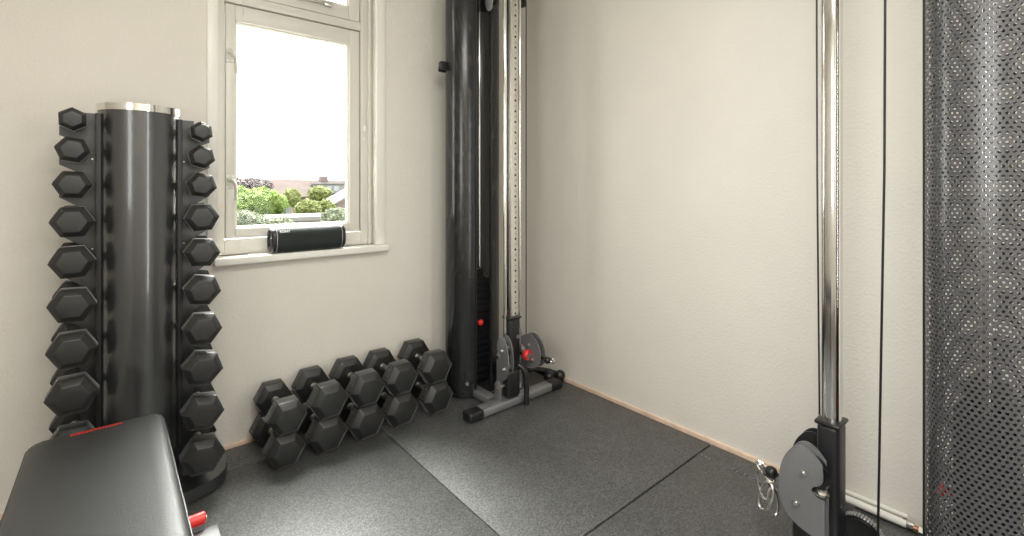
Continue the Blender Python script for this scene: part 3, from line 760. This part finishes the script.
# ------------------------------------------------------------------ outside
GZ = -2.8
b = MB(); b.span((-30, 3, GZ - .2), (50, 60, GZ)); tag(b.build('lawn', M['grass'], smooth=0), kind='structure')
def crown(name, c, rx, rz, m, label, n=1500, trunk=True, seed=0):
    rd = random.Random(seed); root = empty(name, (c[0], c[1], GZ), label=label, cat='bush' if 'bush' in name or 'hedge' in name else 'tree')
    b = MB(); zc = c[2] - GZ
    res = bmesh.ops.create_icosphere(b.bm, subdivisions=4, radius=1)
    for v in res['verts']:
        d = v.co.normalized(); k = .86 + .22 * noise.noise(d * 2.4 + Vector((seed * 3.1, 0, 0))) + .10 * noise.noise(d * 7 + Vector((0, seed, 0)))
        v.co = Vector((d.x * rx * k, d.y * rx * k, zc + d.z * rz * k))
    for i in range(n):
        d = Vector((rd.gauss(0, 1), rd.gauss(0, 1), rd.gauss(0, 1))).normalized()
        k = .86 + .22 * noise.noise(d * 2.4 + Vector((seed * 3.1, 0, 0))) + rd.uniform(-.05, .14)
        p = Vector((d.x * rx * k, d.y * rx * k, zc + d.z * rz * k)); s = rd.uniform(.03, .06) * (rx / .45) ** .5
        u = Vector((rd.gauss(0, 1), rd.gauss(0, 1), rd.gauss(0, 1))).normalized(); w = u.orthogonal().normalized()
        b.bm.faces.new([b.bm.verts.new(p + u * s), b.bm.verts.new(p + w * s * .5), b.bm.verts.new(p - u * s), b.bm.verts.new(p - w * s * .5)])
    me = bpy.data.meshes.new('foliage'); b.bm.to_mesh(me); b.bm.free(); me.materials.append(m)
    o = bpy.data.objects.new('foliage', me); COL.objects.link(o); o.parent = root
    b = MB(); b.tube([(0, 0, 0), (.03, .02, zc * .5), (0, 0, zc)], .06, 8); b.build('trunk', M['bark'], root)
crown('garden_tree', (1.073, 12, .72), .62, .42, M['leaf_green'], 'large round bright green bush seen through the left half of the window', 2600, seed=1)
crown('garden_tree', (.668, 13.4, .93), .42, .32, M['leaf_green'], 'smaller green bush at the left edge of the glass, behind the large one', 1500, seed=2)
crown('garden_tree', (2.281, 20, 1.22), .95, .36, M['leaf_purple'], 'dull purple tree top in front of the long roof at the left of the glass', 1500, seed=3)
crown('garden_hedge', (2.000, 11, .58), .33, .27, M['leaf_yellow'], 'clipped yellow-green bush in the middle of the window view', 1500, seed=4)
crown('garden_hedge', (2.72, 11.75, .56), .27, .25, M['leaf_yellow'], 'clipped yellow-green bush right of the middle one in the window view', 1300, seed=5)
crown('garden_tree', (4.596, 18, .92), .48, .34, M['leaf_yellow'], 'pale yellow shrub below the white dormer of the long roof', 1000, seed=6)
crown('garden_tree', (2.941, 16, .80), .32, .36, M['leaf_yellow'], 'small olive tree between the round bush and the clipped bushes', 900, seed=7)
crown('garden_bush', (-.134, 8, .50), .40, .20, M['leaf_grey'], 'pale greyish low bush at the bottom left of the glass', 1400, seed=8)
crown('garden_bush', (1.697, 8, .50), .33, .22, M['leaf_grey'], 'pale greyish bush at the bottom right of the glass', 1400, seed=9)
crown('garden_bush', (.62, 8.4, .40), .28, .13, M['leaf_grey'], 'low pale bush just above the left end of the speaker', 900, seed=10)

hs = empty('row_house', (5, 25, GZ), label='long low house with brown tiled roof and white dormer beyond the garden', cat='house')
def hpart(name, b, m, parent=hs, **k): return b.build(name, m, parent, **k)
b = MB(); b.span((-7, -2.5, 0), (5.2, 3, 3.6)); hpart('house_wall', b, M['render'], smooth=0)
b = MB(); b.prism([(-3.0, 3.52), (.3, 4.42), (3.6, 3.5), (3.6, 3.4), (.3, 4.30), (-3.0, 3.42)], lambda y, z, d: (d, y, z), -7.3, 5.4); hpart('roof', b, M['roof'], smooth=0)
b = MB(); b.span((1.15, -2.4, 3.62), (2.35, -.9, 4.20)); b.span((1.08, -2.5, 4.16), (2.42, -.8, 4.24)); dm = hpart('dormer', b, M['render'], smooth=0)
b = MB(); b.span((1.42, -2.43, 3.80), (1.70, -2.38, 4.06)); b.span((1.78, -2.43, 3.80), (2.06, -2.38, 4.06)); b.build('window_pane', M['darkpane'], dm, smooth=0)
for x in (-.6, .1, .8):
    b = MB(); b.span((x, -2.55, 2.5), (x + .5, -2.49, 3.25)); b.build('window_pane', M['darkpane'], hs, smooth=0)
b = MB(); b.span((1.9, -.1, 4.2), (2.3, .3, 4.62)); hpart('chimney', b, M['brick'], smooth=0)
g2 = empty('gable_house', (5.45, 15, GZ), label='pink brick house with a sloping gable at the right edge of the glass', cat='house')
b = MB(); b.prism([(-1.25, 0), (2.2, 0), (2.2, 3.55), (.5, 4.35), (-1.25, 3.45)], lambda x, z, d: (x, d, z), 0, 1.2); b.build('house_wall', M['brick'], g2, smooth=0)
b = MB(); b.prism([(-1.40, 3.40), (.5, 4.42), (2.4, 3.45), (2.4, 3.36), (.5, 4.32), (-1.40, 3.32)], lambda x, z, d: (x, d, z), -.15, 1.3); b.build('roof', M['render'], g2, smooth=0)
g3 = empty('garage', (1.5, 9.4, GZ), label='low brick outbuilding with a pale flat roof below the garden bushes', cat='outbuilding')
b = MB(); b.span((-1.0, -.5, 0), (.95, .9, 3.2)); b.build('garage_wall', M['brick'], g3, smooth=0)
b = MB(); b.span((-1.06, -.58, 3.2), (1.02, 1.0, 3.29)); b.build('flat_roof', M['flatroof'], g3, smooth=0)

# ------------------------------------------------------------------ light
W = bpy.data.worlds.new('overcast'); S.world = W; W.use_nodes = True
nt = W.node_tree; bg = nt.nodes['Background']
tc = nt.nodes.new('ShaderNodeTexCoord'); sx = nt.nodes.new('ShaderNodeSeparateXYZ'); rp_ = nt.nodes.new('ShaderNodeValToRGB')
nt.links.new(tc.outputs['Generated'], sx.inputs[0]); nt.links.new(sx.outputs['Z'], rp_.inputs['Fac']); nt.links.new(rp_.outputs['Color'], bg.inputs['Color'])
e = rp_.color_ramp.elements; e[0].position = 0; e[0].color = (1, .995, .985, 1); e[1].position = 1; e[1].color = (.92, .96, 1, 1)
bg.inputs['Strength'].default_value = 5.5

# bright hazy sun behind thin cloud, high in front of the window
sl = bpy.data.lights.new('hazy_sun', 'SUN'); sl.energy = 36.0; sl.angle = math.radians(42); sl.color = (1, .985, .95)
so = bpy.data.objects.new('hazy_sun', sl); COL.objects.link(so); so.location = (-1.3, 4, 8)
so.rotation_euler = Vector((.14, .58, .80)).to_track_quat('Z', 'Y').to_euler()

def portal(loc, rot, sx_, sy_):
    l = bpy.data.lights.new('window_portal', 'AREA'); l.shape = 'RECTANGLE'; l.size = sx_; l.size_y = sy_; l.cycles.is_portal = True
    o = bpy.data.objects.new('window_portal', l); COL.objects.link(o); o.location = loc; o.rotation_euler = rot
portal((-1.37, .14, 1.68), (-PI / 2, 0, 0), .66, 1.6)
portal(((GX0 + GX1) / 2, YF - .13, 1.18), (PI / 2, 0, 0), .38, 2.1)
portal((XL - .13, (LY0 + LY1) / 2, (LZ0 + LZ1) / 2), (0, -PI / 2, 0), 1.2, 1.1)  # portal of the added left-wall window

def fill_ceiling_lamp(x, y, sx_, sy_, power, col=(1, .965, .91), label=''):
    r = empty('fill_ceiling_light', (x, y, ZC), label=label, cat='ceiling light')
    b = MB(); t = .02
    b.span((-sx_ / 2 - t, -sy_ / 2 - t, -.035), (-sx_ / 2, sy_ / 2 + t, 0)); b.span((sx_ / 2, -sy_ / 2 - t, -.035), (sx_ / 2 + t, sy_ / 2 + t, 0))
    b.span((-sx_ / 2, -sy_ / 2 - t, -.035), (sx_ / 2, -sy_ / 2, 0)); b.span((-sx_ / 2, sy_ / 2, -.035), (sx_ / 2, sy_ / 2 + t, 0))
    b.span((-sx_ / 2, -sy_ / 2, -.008), (sx_ / 2, sy_ / 2, 0)); b.build('lamp_housing', M['ceil'], r, smooth=0)
    l = bpy.data.lights.new('lamp_light', 'AREA'); l.shape = 'RECTANGLE'; l.size = sx_; l.size_y = sy_; l.energy = power; l.color = col
    o = bpy.data.objects.new('lamp_light', l); COL.objects.link(o); o.parent = r; o.location = (0, 0, -.036)
fill_ceiling_lamp(-1.9, -2.6, 1.1, 1.1, 38, label='flat rectangular ceiling light out of view, added as room fill')  # lamp out of view, added as soft fill for the walls

S.view_settings.view_transform = 'Standard'; S.view_settings.look = 'None'; S.view_settings.gamma = 1; S.view_settings.use_curve_mapping = False
S.view_settings.exposure = 0.48
S.cycles.max_bounces = 10; S.cycles.diffuse_bounces = 6; S.cycles.glossy_bounces = 5; S.cycles.transparent_max_bounces = 24
S.cycles.caustics_reflective = False; S.cycles.caustics_refractive = False
S.cycles.sample_clamp_indirect = 12
S.cycles.use_denoising = True
